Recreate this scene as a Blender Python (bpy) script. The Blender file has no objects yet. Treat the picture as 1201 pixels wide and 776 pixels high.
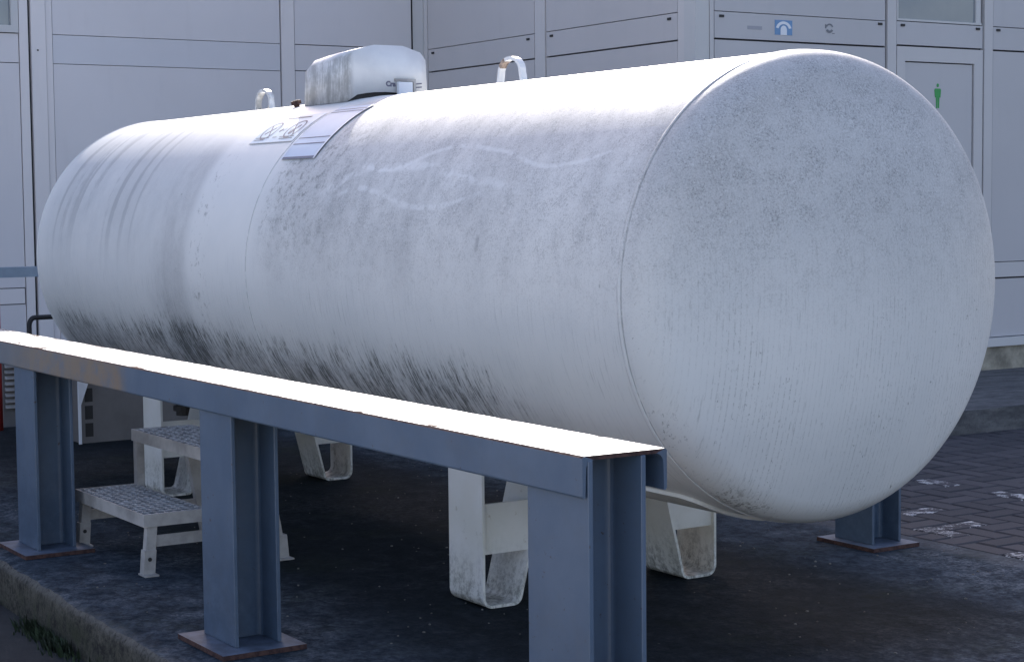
import bpy, bmesh, math, random
from mathutils import Vector, Matrix
R_ = math.radians
S = bpy.context.scene
col = S.collection
random.seed(7)
# ------------------------------------------------------------------ camera
F_PX, PITCH, ROLL, YAW = 2141.3, 0.0717, -0.0100, 0.5662
CZ = 1.229
c, s = math.cos(YAW), math.sin(YAW)
right0 = Vector((s, c, 0)); fwd0 = Vector((-c, s, 0)); up0 = Vector((0, 0, 1))
fwd = fwd0*math.cos(PITCH) - up0*math.sin(PITCH)
upc = fwd0*math.sin(PITCH) + up0*math.cos(PITCH)
# image x axis / y axis after roll
ix = right0*math.cos(ROLL) + upc*math.sin(ROLL)
iy = -right0*math.sin(ROLL) + upc*math.cos(ROLL)
cam_d = bpy.data.cameras.new('camera'); cam = bpy.data.objects.new('camera', cam_d); col.objects.link(cam)
m = Matrix.Identity(4)
for i in range(3):
    m[i][0] = ix[i]; m[i][1] = iy[i]; m[i][2] = -fwd[i]
m[0][3], m[1][3], m[2][3] = 0, 0, CZ
cam.matrix_world = m
cam_d.sensor_width = 36; cam_d.lens = F_PX/1201*36
cam_d.clip_start = .05; cam_d.clip_end = 2000
S.camera = cam
# ------------------------------------------------------------------ light
SUN = Vector((-1.65, 1.0, 1.10)).normalized()
elev = math.asin(SUN.z)
w = bpy.data.worlds.new('World'); S.world = w; w.use_nodes = True
nt = w.node_tree; bg = nt.nodes['Background']
sky = nt.nodes.new('ShaderNodeTexSky'); sky.sky_type = 'NISHITA'; sky.sun_disc = False
sky.sun_elevation = elev; sky.sun_rotation = math.atan2(SUN.x, SUN.y)
sky.air_density = 1.0; sky.dust_density = 2.2; sky.ozone_density = 0.2
tint = nt.nodes.new('ShaderNodeMix'); tint.data_type = 'RGBA'; tint.blend_type = 'MULTIPLY'      # the camera's slightly magenta white balance
tint.inputs[0].default_value = 1; tint.inputs[7].default_value = (1.09, 1.0, 1.05, 1)
nt.links.new(sky.outputs[0], tint.inputs[6]); nt.links.new(tint.outputs[2], bg.inputs[0]); bg.inputs[1].default_value = 0.15
sl = bpy.data.lights.new('sun', 'SUN'); sl.energy = 4.5; sl.angle = R_(.5); sl.color = (1, .95, .88)
so = bpy.data.objects.new('sun', sl); col.objects.link(so)
so.rotation_euler = SUN.to_track_quat('Z', 'Y').to_euler(); so.location = (-20, 12, 14)
S.view_settings.view_transform = 'Standard'; S.view_settings.look = 'None'
S.view_settings.exposure = 1.12; S.view_settings.gamma = 1

# ------------------------------------------------------------------ node helper
class N:
    def __init__(self, name, rough=.6, spec=.5):
        self.mat = bpy.data.materials.new(name); self.mat.use_nodes = True
        self.t = self.mat.node_tree; self.b = self.t.nodes['Principled BSDF']
        self.b.inputs['Roughness'].default_value = rough
        self.b.inputs['Specular IOR Level'].default_value = spec
        self._tc = None
    def n(self, t): return self.t.nodes.new(t)
    def put(self, sock, v):
        if hasattr(v, 'is_output') or isinstance(v, bpy.types.NodeSocket): self.t.links.new(v, sock)
        elif isinstance(v, tuple) and len(v) == 3 and sock.type == 'RGBA': sock.default_value = (*v, 1)
        else: sock.default_value = v
    def obj(self):
        if not self._tc: self._tc = self.n('ShaderNodeTexCoord')
        return self._tc.outputs['Object']
    def attr(self, name):
        a = self.n('ShaderNodeAttribute'); a.attribute_name = name; return a
    def M(self, op, a, b=0.0, d=None, clamp=False):
        x = self.n('ShaderNodeMath'); x.operation = op; x.use_clamp = clamp
        self.put(x.inputs[0], a); self.put(x.inputs[1], b)
        if d is not None: self.put(x.inputs[2], d)
        return x.outputs[0]
    def xyz(self, v):
        x = self.n('ShaderNodeSeparateXYZ'); self.put(x.inputs[0], v); return x.outputs
    def vec(self, a, b, d=0.0):
        x = self.n('ShaderNodeCombineXYZ'); self.put(x.inputs[0], a); self.put(x.inputs[1], b); self.put(x.inputs[2], d); return x.outputs[0]
    def scale(self, v, sc):
        x = self.n('ShaderNodeVectorMath'); x.operation = 'MULTIPLY'; self.put(x.inputs[0], v); x.inputs[1].default_value = sc; return x.outputs[0]
    def noise(self, v, sc, det=4, ro=.55, dist=0.0):
        x = self.n('ShaderNodeTexNoise'); self.put(x.inputs['Vector'], v); x.inputs['Scale'].default_value = sc
        x.inputs['Detail'].default_value = det; x.inputs['Roughness'].default_value = ro; x.inputs['Distortion'].default_value = dist
        return x.outputs[0]
    def ss(self, v, a, b):      # smooth ramp a..b -> 0..1
        x = self.n('ShaderNodeMapRange'); x.interpolation_type = 'SMOOTHSTEP'; self.put(x.inputs[0], v)
        rev = a > b
        lo, hi = (b, a) if rev else (a, b)
        x.inputs[1].default_value = lo; x.inputs[2].default_value = hi
        x.inputs[3].default_value = 1 if rev else 0; x.inputs[4].default_value = 0 if rev else 1
        return x.outputs[0]
    def band(self, v, a, b, d, e):
        return self.M('MULTIPLY', self.ss(v, a, b), self.ss(v, e, d))
    def mul(self, *vs):
        r = vs[0]
        for q in vs[1:]: r = self.M('MULTIPLY', r, q)
        return r
    def mx(self, a, b): return self.M('MAXIMUM', a, b)
    def mix(self, f, a, b):
        x = self.n('ShaderNodeMix'); x.data_type = 'RGBA'; self.put(x.inputs[0], f)
        self.put(x.inputs[6], a); self.put(x.inputs[7], b); return x.outputs[2]
    def col(self, v): self.put(self.b.inputs['Base Color'], v)
    def rough(self, v): self.put(self.b.inputs['Roughness'], v)
    def bump(self, h, st=.3, d=.01):
        x = self.n('ShaderNodeBump'); x.inputs['Strength'].default_value = st; x.inputs['Distance'].default_value = d
        self.put(x.inputs['Height'], h); self.t.links.new(x.outputs[0], self.b.inputs['Normal'])

def plain(name, rgb, rough=.55, var=.08, sc=6, spec=.5, metal=0):
    q = N(name, rough, spec); o = q.obj()
    f = q.noise(o, sc, 6, .65)
    lo = tuple(x*(1-var*2.2) for x in rgb); hi = tuple(min(1, x*(1+var*2.2)) for x in rgb)
    q.col(q.mix(q.ss(f, .3, .7), lo, hi)); q.b.inputs['Metallic'].default_value = metal
    q.bump(q.noise(o, sc*22, 3), .06, .004)
    return q.mat

# ------------------------------------------------------------------ mesh helper
def link(name, me, mats, parent=None, smooth=False):
    o = bpy.data.objects.new(name, me); col.objects.link(o)
    for mm in (mats if isinstance(mats, (list, tuple)) else [mats]): me.materials.append(mm)
    if parent: o.parent = parent
    if smooth:
        for p in me.polygons: p.use_smooth = True
    return o
def obj(name, bm, mats, parent=None, smooth=False, bevel=0, seg=2, doubles=False):
    if doubles: bmesh.ops.remove_doubles(bm, verts=bm.verts, dist=1e-5)
    if bevel:
        bmesh.ops.bevel(bm, geom=[e for e in bm.edges if len(e.link_faces) == 2 and e.calc_face_angle(0) > .5], offset=bevel, segments=seg, affect='EDGES', profile=.5)
    bmesh.ops.recalc_face_normals(bm, faces=bm.faces)
    me = bpy.data.meshes.new(name); bm.to_mesh(me); bm.free()
    return link(name, me, mats, parent, smooth)
def box(bm, x0, x1, y0, y1, z0, z1, mi=0):
    vs = [bm.verts.new(p) for p in ((x0,y0,z0),(x1,y0,z0),(x1,y1,z0),(x0,y1,z0),(x0,y0,z1),(x1,y0,z1),(x1,y1,z1),(x0,y1,z1))]
    for f in ((0,3,2,1),(4,5,6,7),(0,1,5,4),(1,2,6,5),(2,3,7,6),(3,0,4,7)):
        bm.faces.new([vs[i] for i in f]).material_index = mi
    return vs
def prism(bm, poly, axis, a, b, mi=0):      # poly in the two other axes, extruded along axis a..b
    def P(u, v, t):
        return {'x': (t,u,v), 'y': (u,t,v), 'z': (u,v,t)}[axis]
    A = [bm.verts.new(P(u, v, a)) for u, v in poly]; B = [bm.verts.new(P(u, v, b)) for u, v in poly]
    n = len(poly); fs = [bm.faces.new(A[::-1]), bm.faces.new(B)]
    for i in range(n): fs.append(bm.faces.new((A[i], A[(i+1) % n], B[(i+1) % n], B[i])))
    for f in fs: f.material_index = mi
    return fs
def tube(bm, pts, r, n=12, cap=True):
    pts = [Vector(p) for p in pts]; rings = []
    prev = None
    for i, p in enumerate(pts):
        d = (pts[min(i+1, len(pts)-1)] - pts[max(i-1, 0)]).normalized()
        if prev is None:
            a = d.orthogonal().normalized()
        else:
            a = (prev - d*prev.dot(d)).normalized()
        prev = a; b = d.cross(a)
        rr = r[i] if isinstance(r, (list, tuple)) else r
        rings.append([bm.verts.new(p + (a*math.cos(t) + b*math.sin(t))*rr) for t in (2*math.pi*k/n for k in range(n))])
    for A, B in zip(rings, rings[1:]):
        for k in range(n): bm.faces.new((A[k], A[(k+1) % n], B[(k+1) % n], B[k]))
    if cap: bm.faces.new(rings[0][::-1]); bm.faces.new(rings[-1])
def thing(name, label, cat, loc=(0,0,0), group=None):
    o = bpy.data.objects.new(name, None); col.objects.link(o); o.location = loc; o.empty_display_size = .1
    return tag(o, label, cat, group)
def tag(o, label, cat=None, group=None):
    o['label'] = label
    if cat: o['category'] = cat
    if group: o['group'] = group
    return o
def struct(o, kind='structure', label=None, cat=None):
    o['kind'] = kind
    if label: o['label'] = label
    if cat: o['category'] = cat
    return o
def copy_tree(o, parent=None):
    n = o.copy(); col.objects.link(n)
    if parent: n.parent = parent
    for ch in o.children: copy_tree(ch, n)
    return n

# ================================================================== materials
# --- tank paint
TY, TZ, RAD = 3.27, CZ-.2406, .625
XR, XM, XL, HD = -3.638, -5.898, -8.185, .145
FL = .010
def tank_paint():
    q = N('weathered_white_paint', .5, .45)
    o = q.obj(); X, Y, Z = q.xyz(o)[0], q.xyz(o)[1], q.xyz(o)[2]
    A = q.attr('ang').outputs['Fac']          # degrees from the top, 0..180
    U = X
    head = q.ss(X, XR-.03, XR+.02)
    cylm = q.M('SUBTRACT', 1.0, head)
    arc = q.M('MULTIPLY', A, .0109)           # metres round the girth
    big = q.noise(o, 1.7, 4, .6)
    big2 = q.noise(q.vec(q.M('MULTIPLY', U, 2.2), arc, 4.0), 1.6, 5, .6)
    fine = q.noise(o, 120, 6, .8)
    mid = q.noise(o, 17, 7, .7)
    # base white with slight mottling
    base = q.mix(q.ss(big, .3, .7), (.66, .67, .66), (.74, .74, .72))
    # soft grey film
    zc = q.mul(q.band(U, XM-.02, XM+.25, XR+.02, XR+.06), q.band(A, 6, 30, 68, 108))
    zl = q.mul(q.band(U, XM-1.05, XM-.72, XM-.62, XM-.50), q.band(A, 28, 55, 110, 140))
    zl2 = q.mul(q.band(U, XL-.05, XL+.2, XM-.9, XM-.7), q.band(A, 20, 40, 65, 110))
    zh = q.mul(head, q.band(A, 0, 14, 58, 112))
    film = q.mx(q.mx(zc, q.mul(zl, .75)), q.mx(zh, q.mul(zl2, .5)))
    clouds = q.ss(q.M('ADD', q.mul(big2, .85), q.mul(mid, .35)), .34, .82)
    film = q.mul(film, q.M('ADD', q.M('ADD', .30, q.mul(head, .25)), q.mul(clouds, q.M('SUBTRACT', .70, q.mul(head, .30)))))
    base = q.mix(q.mul(film, .95), base, (.37, .375, .38))
    # gritty speckle: fine dark and pale grains
    grit = q.noise(o, 210, 5, .8)
    gz0 = q.mx(q.mx(q.mul(zc, .9), zh), q.mx(q.mul(zl, .35), q.mul(zl2, .15)))
    gz0 = q.mul(gz0, q.M('ADD', .45, q.mul(q.ss(mid, .38, .62), .55)))
    base = q.mix(q.mul(q.ss(grit, .51, .62), gz0, .72), base, (.14, .145, .145))
    base = q.mix(q.mul(q.ss(grit, .47, .36), gz0, .65), base, (.70, .71, .71))
    sp = q.mul(q.ss(q.M('ADD', q.mul(fine, .72), q.mul(mid, .28)), .515, .60), q.mx(q.mul(zc, .8), q.mul(zh, .9)))
    base = q.mix(q.mul(sp, .40), base, (.21, .215, .215))
    ws = q.mul(q.ss(q.noise(o, 46, 5, .75), .60, .68), q.mx(zc, zh))
    base = q.mix(q.mul(ws, .38), base, (.72, .73, .73))
    # girth-wise soft bands at the left end
    lb = q.M('ADD', q.noise(q.vec(q.M('MULTIPLY', U, 17.0), q.mul(arc, .6), 1.0), 1.0, 3, .5), q.mul(q.M('SUBTRACT', q.noise(o, 22, 5, .7), .5), .22))
    base = q.mix(q.mul(q.ss(lb, .50, .63), q.band(U, XL-.3, XL-.0, XM-1.25, XM-.85), q.band(A, 18, 40, 62, 98), .62), base, (.34, .35, .355))
    # thin run lines on the cylinder, dense in the lower half
    rl = q.noise(q.vec(q.M('MULTIPLY', U, 120.0), q.mul(arc, 7.0), 2.0), 1.0, 5, .75)
    rz = q.mul(q.band(A, 74, 104, 150, 178), cylm)
    patch = q.M('ADD', .35, q.mul(q.ss(q.noise(q.vec(q.M('MULTIPLY', U, 2.6), q.mul(arc, 2.0), 7.0), 1.0, 3, .6), .40, .62), .65))
    base = q.mix(q.mul(q.ss(rl, .53, .66), rz, patch, .40), base, (.27, .275, .27))
    base = q.mix(q.mul(q.ss(rl, .46, .36), rz, .35), base, (.72, .72, .70))
    # fine, almost regular dotted runs on the head
    lines = q.ss(q.M('SINE', q.M('ADD', q.M('MULTIPLY', Y, 430.0), q.mul(q.noise(q.vec(q.M('MULTIPLY', Y, 9.0), q.M('MULTIPLY', Z, 1.0), 0.0), 1.0, 2), 6.0))), .62, 1.0)
    brk = q.ss(q.noise(q.vec(q.M('MULTIPLY', Y, 110.0), q.M('MULTIPLY', Z, 75.0), q.M('MULTIPLY', X, 20.0)), 1.0, 5, .9), .46, .58)
    hz0 = q.mul(head, q.band(A, 56, 84, 150, 180))
    pz = q.ss(q.noise(q.vec(q.M('MULTIPLY', Y, 5.0), q.M('MULTIPLY', Z, 2.2), q.M('MULTIPLY', X, 4.0)), 1.0, 4, .65), .38, .62)
    base = q.mix(q.mul(lines, brk, hz0, q.M('ADD', .25, q.mul(pz, .75)), q.ss(X, XR+.03, XR+.09), .45), base, (.22, .225, .215))
    hl = q.noise(q.vec(q.M('MULTIPLY', Y, 95.0), q.M('MULTIPLY', Z, 9.0), 2.0), 1.0, 5, .75)
    base = q.mix(q.mul(q.ss(hl, .56, .70), hz0, .38), base, (.24, .245, .235))
    dots = q.noise(q.vec(q.M('MULTIPLY', Y, 120.0), q.M('MULTIPLY', Z, 60.0), q.M('MULTIPLY', X, 60.0)), 1.0, 4, .8)
    base = q.mix(q.mul(q.ss(dots, .63, .67), q.ss(pz, .35, .8), hz0, .8), base, (.09, .095, .09))
    # black algae runs low on the left half
    st = q.noise(q.vec(q.M('MULTIPLY', U, 105.0), q.mul(arc, 10.0), 5.0), 1.0, 6, .8)
    st2 = q.noise(o, 55, 5, .8)
    stz = q.noise(q.vec(q.M('MULTIPLY', U, 7.0), q.mul(arc, 3.0), 9.0), 1.0, 5, .7)
    zone = q.mul(q.band(A, 90, 120, 165, 180), q.band(U, XL-.15, XL+.20, -4.6, -3.7))
    zone2 = q.mul(zl, q.ss(A, 76, 104))
    thr = q.M('ADD', q.M('ADD', q.M('ADD', q.mul(st, .80), q.mul(st2, .14)), q.mul(stz, .30)), q.M('ADD', q.mul(zone, .27), q.mul(zone2, .06)))
    k = q.ss(thr, .87, .96)
    base = q.mix(q.mul(k, .9), base, (.05, .055, .048))
    k2 = q.mul(q.ss(thr, .76, .90), q.ss(A, 96, 126))
    base = q.mix(q.mul(k2, .28), base, (.16, .165, .16))
    hz = q.mul(q.band(A, 100, 120, 150, 170), q.band(X, XR-.02, XR+.0, XR+.03, XR+.10))
    hb = q.noise(q.vec(q.M('MULTIPLY', Y, 85.0), q.M('MULTIPLY', Z, 34.0), q.mul(X, 60.0)), 1.0, 5, .82)
    base = q.mix(q.mul(q.ss(q.M('ADD', hb, q.mul(q.noise(o, 8, 4), .5)), .81, .90), hz, .75), base, (.09, .095, .085))
    # dark lines in the weld toes, the right seam's shadow painted in; a few chips
    for u0, th, al in ((XM+.001, .0035, .45), (XR-.028+.009, .003, .5), (XR-.028-.009, .003, .3)):
        d = q.M('ABSOLUTE', q.M('SUBTRACT', X, u0 + 0.0))
        base = q.mix(q.mul(q.ss(d, th, th*.3), q.ss(q.noise(o, 30, 4), .34, .52), q.ss(A, 20, 40), al), base, (.13, .135, .14))
    for u0, a0, ru, ra in ((-4.36, 79, .016, 3.4), (-6.40, 82, .006, 2.0), (-5.05, 93, .004, .6), (-4.62, 100, .004, .5), (-3.75, 88, .005, .7), (-6.62, 64, .012, .5)):
        du = q.M('DIVIDE', q.M('SUBTRACT', U, u0 + 0.0), ru); da = q.M('DIVIDE', q.M('SUBTRACT', A, a0 + 0.0), ra)
        d = q.M('ADD', q.M('ADD', q.mul(du, du), q.mul(da, da)), q.mul(q.noise(o, 60, 4, .7), 1.6))
        base = q.mix(q.mul(q.ss(d, 1.6, .7), .45), base, (.18, .185, .19))
    # grime along the old seam, speckled grit beside it
    gz = q.mul(q.band(U, XM+.02, XM+.12, XM+.35, XM+.75), q.band(A, 32, 45, 65, 90), q.ss(q.noise(o, 34, 6, .78), .52, .62))
    base = q.mix(q.mul(gz, .6), base, (.15, .16, .155))
    gz2 = q.mul(q.band(U, XM-.52, XM-.5, XM-.46, XM-.30), q.band(A, 40, 50, 110, 125), q.ss(q.noise(o, 30, 6, .78), .56, .64))
    base = q.mix(q.mul(gz2, .55), base, (.17, .175, .17))
    # wiped wavy marks
    for cA, am, fr, ph, th, u0, u1 in ((60, 4.5, 4.2, .4, 1.0, XM+.35, XR-.5), (66, 3, 5.5, 2.0, .6, XM+.5, XR-.7), (54, 3.0, 6, 1.0, .5, XM+.6, XR-.1)):
        wv = q.M('SINE', q.M('ADD', q.M('MULTIPLY', U, fr), ph + 0.0))
        ctr = q.M('ADD', q.M('ADD', q.M('MULTIPLY', wv, am), cA + 0.0), q.M('MULTIPLY', q.M('SUBTRACT', q.noise(o, 2.0, 1), .5), 14.0))
        d = q.M('ABSOLUTE', q.M('SUBTRACT', A, ctr))
        mk = q.mul(q.ss(d, th*2.2, th*.4), q.band(U, u0, u0+.2, u1-.2, u1), q.ss(q.noise(o, 26, 4), .38, .56))
        base = q.mix(q.mul(mk, .48), base, (.72, .73, .73))
    # wiped streak on the right side of the head
    d = q.M('ABSOLUTE', q.M('SUBTRACT', Y, q.M('ADD', .30, q.M('MULTIPLY', q.noise(o, 3.0, 3), .06))))
    base = q.mix(q.mul(q.ss(d, .075, .02), head, q.band(Z, TZ-.15, TZ+.1, TZ+.42, TZ+.52), .6), base, (.66, .67, .67))
    q.col(base)
    q.rough(q.M('ADD', .42, q.mul(film, .3)))
    up = q.band(A, 0, 10, 70, 110)
    h = q.M('ADD', q.mul(q.noise(o, 150, 4, .7), q.M('ADD', .25, q.mul(up, .55))), q.mul(mid, .2))
    q.bump(h, .2, .003)
    return q.mat
M = {}
M['tank'] = tank_paint()
def leg_paint():
    q = N('grimy_white_leg_paint', .5)
    o = q.obj(); X, Y, Z = q.xyz(o)
    n = q.noise(o, 60, 7, .78); n2 = q.noise(q.scale(o, (30, 30, 7)), 1.0, 5, .7)
    g = q.mul(q.ss(q.M('ADD', q.mul(n, .6), q.mul(n2, .4)), .44, .60), q.ss(q.M('ADD', Z, q.mul(q.noise(o, 9, 3), .16)), .30, .06))
    b = q.mix(q.ss(q.noise(o, 5, 4), .3, .7), (.62, .62, .57), (.70, .70, .68))
    b = q.mix(q.mul(g, .85), b, (.11, .11, .095))
    b = q.mix(q.mul(q.ss(q.noise(o, 24, 6, .7), .62, .72), .5), b, (.30, .27, .19))
    q.col(b); q.bump(n, .12, .003); return q.mat
M['leg'] = leg_paint()
def rail_paint():
    q = N('chipped_blue_grey_paint', .42, .6)
    o = q.obj(); X, Y, Z = q.xyz(o)
    n = q.noise(o, 4.5, 5, .6)
    b = q.mix(q.ss(n, .3, .7), (.058, .096, .155), (.084, .124, .184))
    foot_shade = q.mul(q.ss(Z, .50, .0), q.ss(q.noise(o, 22, 6, .75), .32, .60))  # shade toward the ground put into the posts' colour, mottled
    b = q.mix(q.mul(foot_shade, .65), b, (.042, .068, .11))
    chips = q.mx(q.ss(q.noise(o, 42, 4, .7), .675, .71), q.ss(q.noise(o, 95, 2, .6), .735, .77))
    b = q.mix(q.mul(q.ss(q.noise(o, 7, 7, .75), .45, .70), .35), b, (.075, .095, .125))
    b = q.mix(q.mul(chips, .9), b, (.045, .03, .03))
    scuff = q.ss(q.noise(q.scale(o, (6, 6, 40)), 1.0, 5, .75), .64, .74)
    b = q.mix(q.mul(scuff, .28), b, (.20, .24, .29))
    # rusty brown stretch on the outer flange
    rz = q.mul(q.band(X, -6.7, -6.1, -5.40, -5.29), q.ss(Z, .645, .66), q.ss(Y, 1.99, 1.985))
    b = q.mix(q.mul(rz, q.ss(q.noise(o, 12, 6, .75), .25, .60), .95), b, (.20, .14, .085))
    fade = q.mul(q.band(X, -9.5, -8, -6.3, -5.0), q.ss(Z, .645, .66))
    b = q.mix(q.mul(fade, .35), b, (.22, .215, .20))
    q.col(b)
    q.rough(q.M('ADD', .34, q.mul(q.noise(o, 8, 5), .22)))
    q.bump(q.M('ADD', q.mul(q.noise(o, 60, 4), .4), q.mul(chips, -1.0)), .15, .003); return q.mat
M['rail'] = rail_paint()
def railtop_paint():
    q = N('sunlit_tone_rail_top', .5, .4)  # paler than the flanges: sunlight on the top put into the colour
    o = q.obj()
    b = q.mix(q.ss(q.noise(q.scale(o, (2, 14, 4)), 1.0, 6, .7), .3, .7), (.30, .32, .35), (.42, .43, .44))
    X, Y, Z = q.xyz(o)
    n = q.noise(q.scale(o, (9, 34, 10)), 1.0, 6, .78)
    edge = q.mx(q.ss(Y, 2.02, 1.985), q.ss(Y, 2.14, 2.18))
    left = q.ss(X, -5.1, -6.6)
    k = q.ss(q.M('ADD', n, q.M('ADD', q.mul(edge, .08), q.mul(left, .05))), .60, .69)
    b = q.mix(q.mul(k, .9), b, (.075, .038, .022))
    b = q.mix(q.mul(q.ss(q.noise(o, 90, 3, .7), .70, .74), .8), b, (.05, .035, .03))
    q.col(b); q.rough(q.M('ADD', .46, q.mul(k, .5))); q.put(q.b.inputs['Specular IOR Level'], q.M('SUBTRACT', .4, q.mul(k, .38)))
    q.bump(q.noise(o, 80, 4), .08, .002); return q.mat
M['railtop'] = railtop_paint()
def rust():
    q = N('rusty_cut_edge', .8, .3); o = q.obj()
    q.col(q.mix(q.ss(q.noise(o, 45, 5, .7), .35, .65), (.032, .018, .019), (.085, .046, .040))); q.bump(q.noise(o, 70, 4), .4, .004); return q.mat
M['rust'] = rust()
M['flake'] = plain('flaking_rusty_paint', (.26, .20, .16), .8, .3, 60)
M['plate'] = plain('dusty_blue_grey_plate', (.085, .11, .155), .5, .18, 14)
def hood_paint():
    q = N('stained_white_hood_paint', .42); o = q.obj(); X, Y, Z = q.xyz(o)
    b = q.mix(q.ss(q.noise(o, 9, 4), .3, .7), (.64, .65, .66), (.72, .73, .73))
    n = q.noise(q.scale(o, (34, 34, 6)), 1.0, 6, .75); n2 = q.noise(o, 14, 6, .7)
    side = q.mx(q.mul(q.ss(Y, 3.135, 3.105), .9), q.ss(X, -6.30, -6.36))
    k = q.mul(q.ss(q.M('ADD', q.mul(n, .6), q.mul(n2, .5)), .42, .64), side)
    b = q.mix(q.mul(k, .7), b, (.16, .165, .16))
    q.col(b); q.bump(n2, .08, .003); return q.mat
M['hood'] = hood_paint()
M['black'] = plain('black_rubber', (.018, .018, .02), .6, .1)
M['ink'] = plain('dark_print', (.14, .14, .19), .6, .02)
M['label_a'] = plain('pale_label_film', (.50, .60, .68), .45, .02)
M['label_b'] = plain('pale_blue_label_film', (.46, .55, .67), .45, .02)
M['label_rim'] = plain('white_label_rim', (.62, .66, .72), .45, .02)
def wallmat(name, c0, var=.03):
    q = N(name, .42, .5); o = q.obj()
    f = q.noise(o, .9, 4, .6); g = q.noise(q.scale(o, (1, 1, .18)), 9.0, 5, .65)
    b = q.mix(q.ss(f, .3, .7), tuple(x*(1-var) for x in c0), tuple(x*(1+var) for x in c0))
    b = q.mix(q.mul(q.ss(g, .52, .75), .12), b, tuple(x*.72 for x in c0))
    q.col(b); q.bump(q.noise(o, 3.0, 3), .05, .004); return q.mat
M['panel1'] = wallmat('pale_grey_panel_lit_tone', (.62, .60, .615))  # one panel paint; the light on each wall is put into its tone
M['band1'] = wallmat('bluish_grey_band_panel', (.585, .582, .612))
M['panel2'] = wallmat('pale_grey_panel_mid_tone', (.51, .49, .49))
M['panel'] = wallmat('pale_grey_panel_shade_tone', (.46, .455, .47))
M['strip1'] = wallmat('pale_grey_strip_lit_tone', (.68, .65, .65))  # strips likewise: per-wall light put into the tone
M['strip2'] = wallmat('pale_grey_strip_mid_tone', (.57, .55, .545))
M['strip'] = wallmat('pale_grey_strip_shade_tone', (.51, .50, .505))
M['frame'] = wallmat('white_frame', (.52, .52, .52))
M['core'] = plain('dark_joint', (.045, .045, .055), .8, .05)
M['plinth'] = plain('stained_beige_plinth', (.27, .25, .20), .8, .22, 5)
M['roof'] = plain('grey_roof_sheet', (.32, .32, .33), .6, .06)
def glass():
    q = N('window_glass', .06, .8); o = q.obj()
    q.col(q.mix(q.ss(q.noise(o, 1.6, 4), .3, .75), (.13, .17, .22), (.22, .25, .27))); return q.mat
M['glass'] = glass()
M['green'] = plain('green_sign_film', (.02, .30, .07), .4, .02)
M['blue'] = plain('blue_sticker_film', (.13, .27, .48), .4, .03)
M['white'] = plain('white_film', (.72, .75, .80), .4, .02)
M['greyprint'] = plain('faded_grey_print', (.17, .18, .20), .6, .05)
M['faint'] = plain('faint_print_ghost', (.33, .335, .37), .6, .02)
M['step'] = plain('dusty_galvanised_steel', (.34, .33, .32), .5, .12, 9)
M['galv'] = plain('galvanised_grating', (.36, .37, .39), .45, .15, 20)
M['red'] = plain('red_post_paint', (.42, .035, .03), .45, .08)
M['beige'] = plain('beige_cabinet_paint', (.15, .145, .145), .6, .08, 3)
M['bluebar'] = plain('pale_blue_bar_paint', (.24, .31, .38), .5, .06)
M['stone'] = plain('grey_rubble_stone', (.13, .125, .115), .9, .2, 8)

def slabmat():
    q = N('dark_mossy_concrete', .9, .08); o = q.obj(); X, Y, Z = q.xyz(o)
    n1 = q.noise(o, 1.3, 6, .62); n2 = q.noise(o, 9, 7, .7); n3 = q.noise(o, 85, 5, .75)
    n4 = q.noise(o, 34, 6, .8)
    b = q.mix(q.ss(q.M('ADD', q.mul(n2, .45), q.mul(n4, .55)), .36, .64), (.011, .018, .027), (.058, .076, .100))
    worn = q.mul(q.ss(q.M('ADD', q.mul(n1, .55), q.mul(n2, .45)), .46, .62), q.ss(q.M('ADD', q.mul(n3, .5), q.mul(n4, .5)), .45, .58))
    b = q.mix(q.mul(worn, .85), b, (.16, .18, .205))
    under = q.mul(q.band(Y, 2.15, 2.7, 3.9, 4.3), q.ss(X, -3.2, -3.8))  # shade below the tank put into the slab colour
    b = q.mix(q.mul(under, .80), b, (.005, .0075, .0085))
    moss = q.mul(q.ss(q.noise(o, 2.4, 6, .7), .50, .66), q.ss(n3, .35, .6))
    b = q.mix(q.mul(moss, .45), b, (.018, .026, .014))
    edge = q.mul(q.ss(q.M('ADD', Y, q.mul(q.noise(o, 14, 4), .10)), 1.93, 1.86), q.ss(n3, .30, .55))
    b = q.mix(q.mul(edge, .45), b, (.19, .185, .175))
    fl = q.ss(q.noise(q.scale(o, (45, 45, 45)), 1.0, 3, .6), .735, .76)
    b = q.mix(q.mul(fl, .6), b, (.32, .32, .32))
    edge2 = q.ss(q.M('ADD', Y, q.mul(q.noise(o, 8, 4), .12)), 4.62, 4.72)
    b = q.mix(q.mul(edge2, .35), b, (.16, .16, .165))
    q.col(b); q.bump(q.M('ADD', q.mul(n3, .5), q.mul(n2, .8)), .7, .012); return q.mat
M['slab'] = slabmat()
def facemat():
    q = N('mossy_concrete_face', .9, .3); o = q.obj(); X, Y, Z = q.xyz(o)
    n2 = q.noise(o, 16, 7, .78); n3 = q.noise(o, 75, 5, .8)
    b = q.mix(q.ss(q.M('ADD', q.mul(n2, .6), q.mul(n3, .4)), .38, .64), (.014, .0135, .012), (.105, .098, .078))
    b = q.mix(q.mul(q.ss(q.noise(o, 4, 5, .7), .45, .62), q.ss(Z, -.02, -.10), .8), b, (.028, .036, .016))
    b = q.mix(q.mul(q.ss(Z, -.035, -.005), q.ss(n3, .3, .55), .6), b, (.14, .138, .13))
    q.col(b); q.bump(q.M('ADD', n3, n2), .35, .01); return q.mat
M['face'] = facemat()
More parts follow.
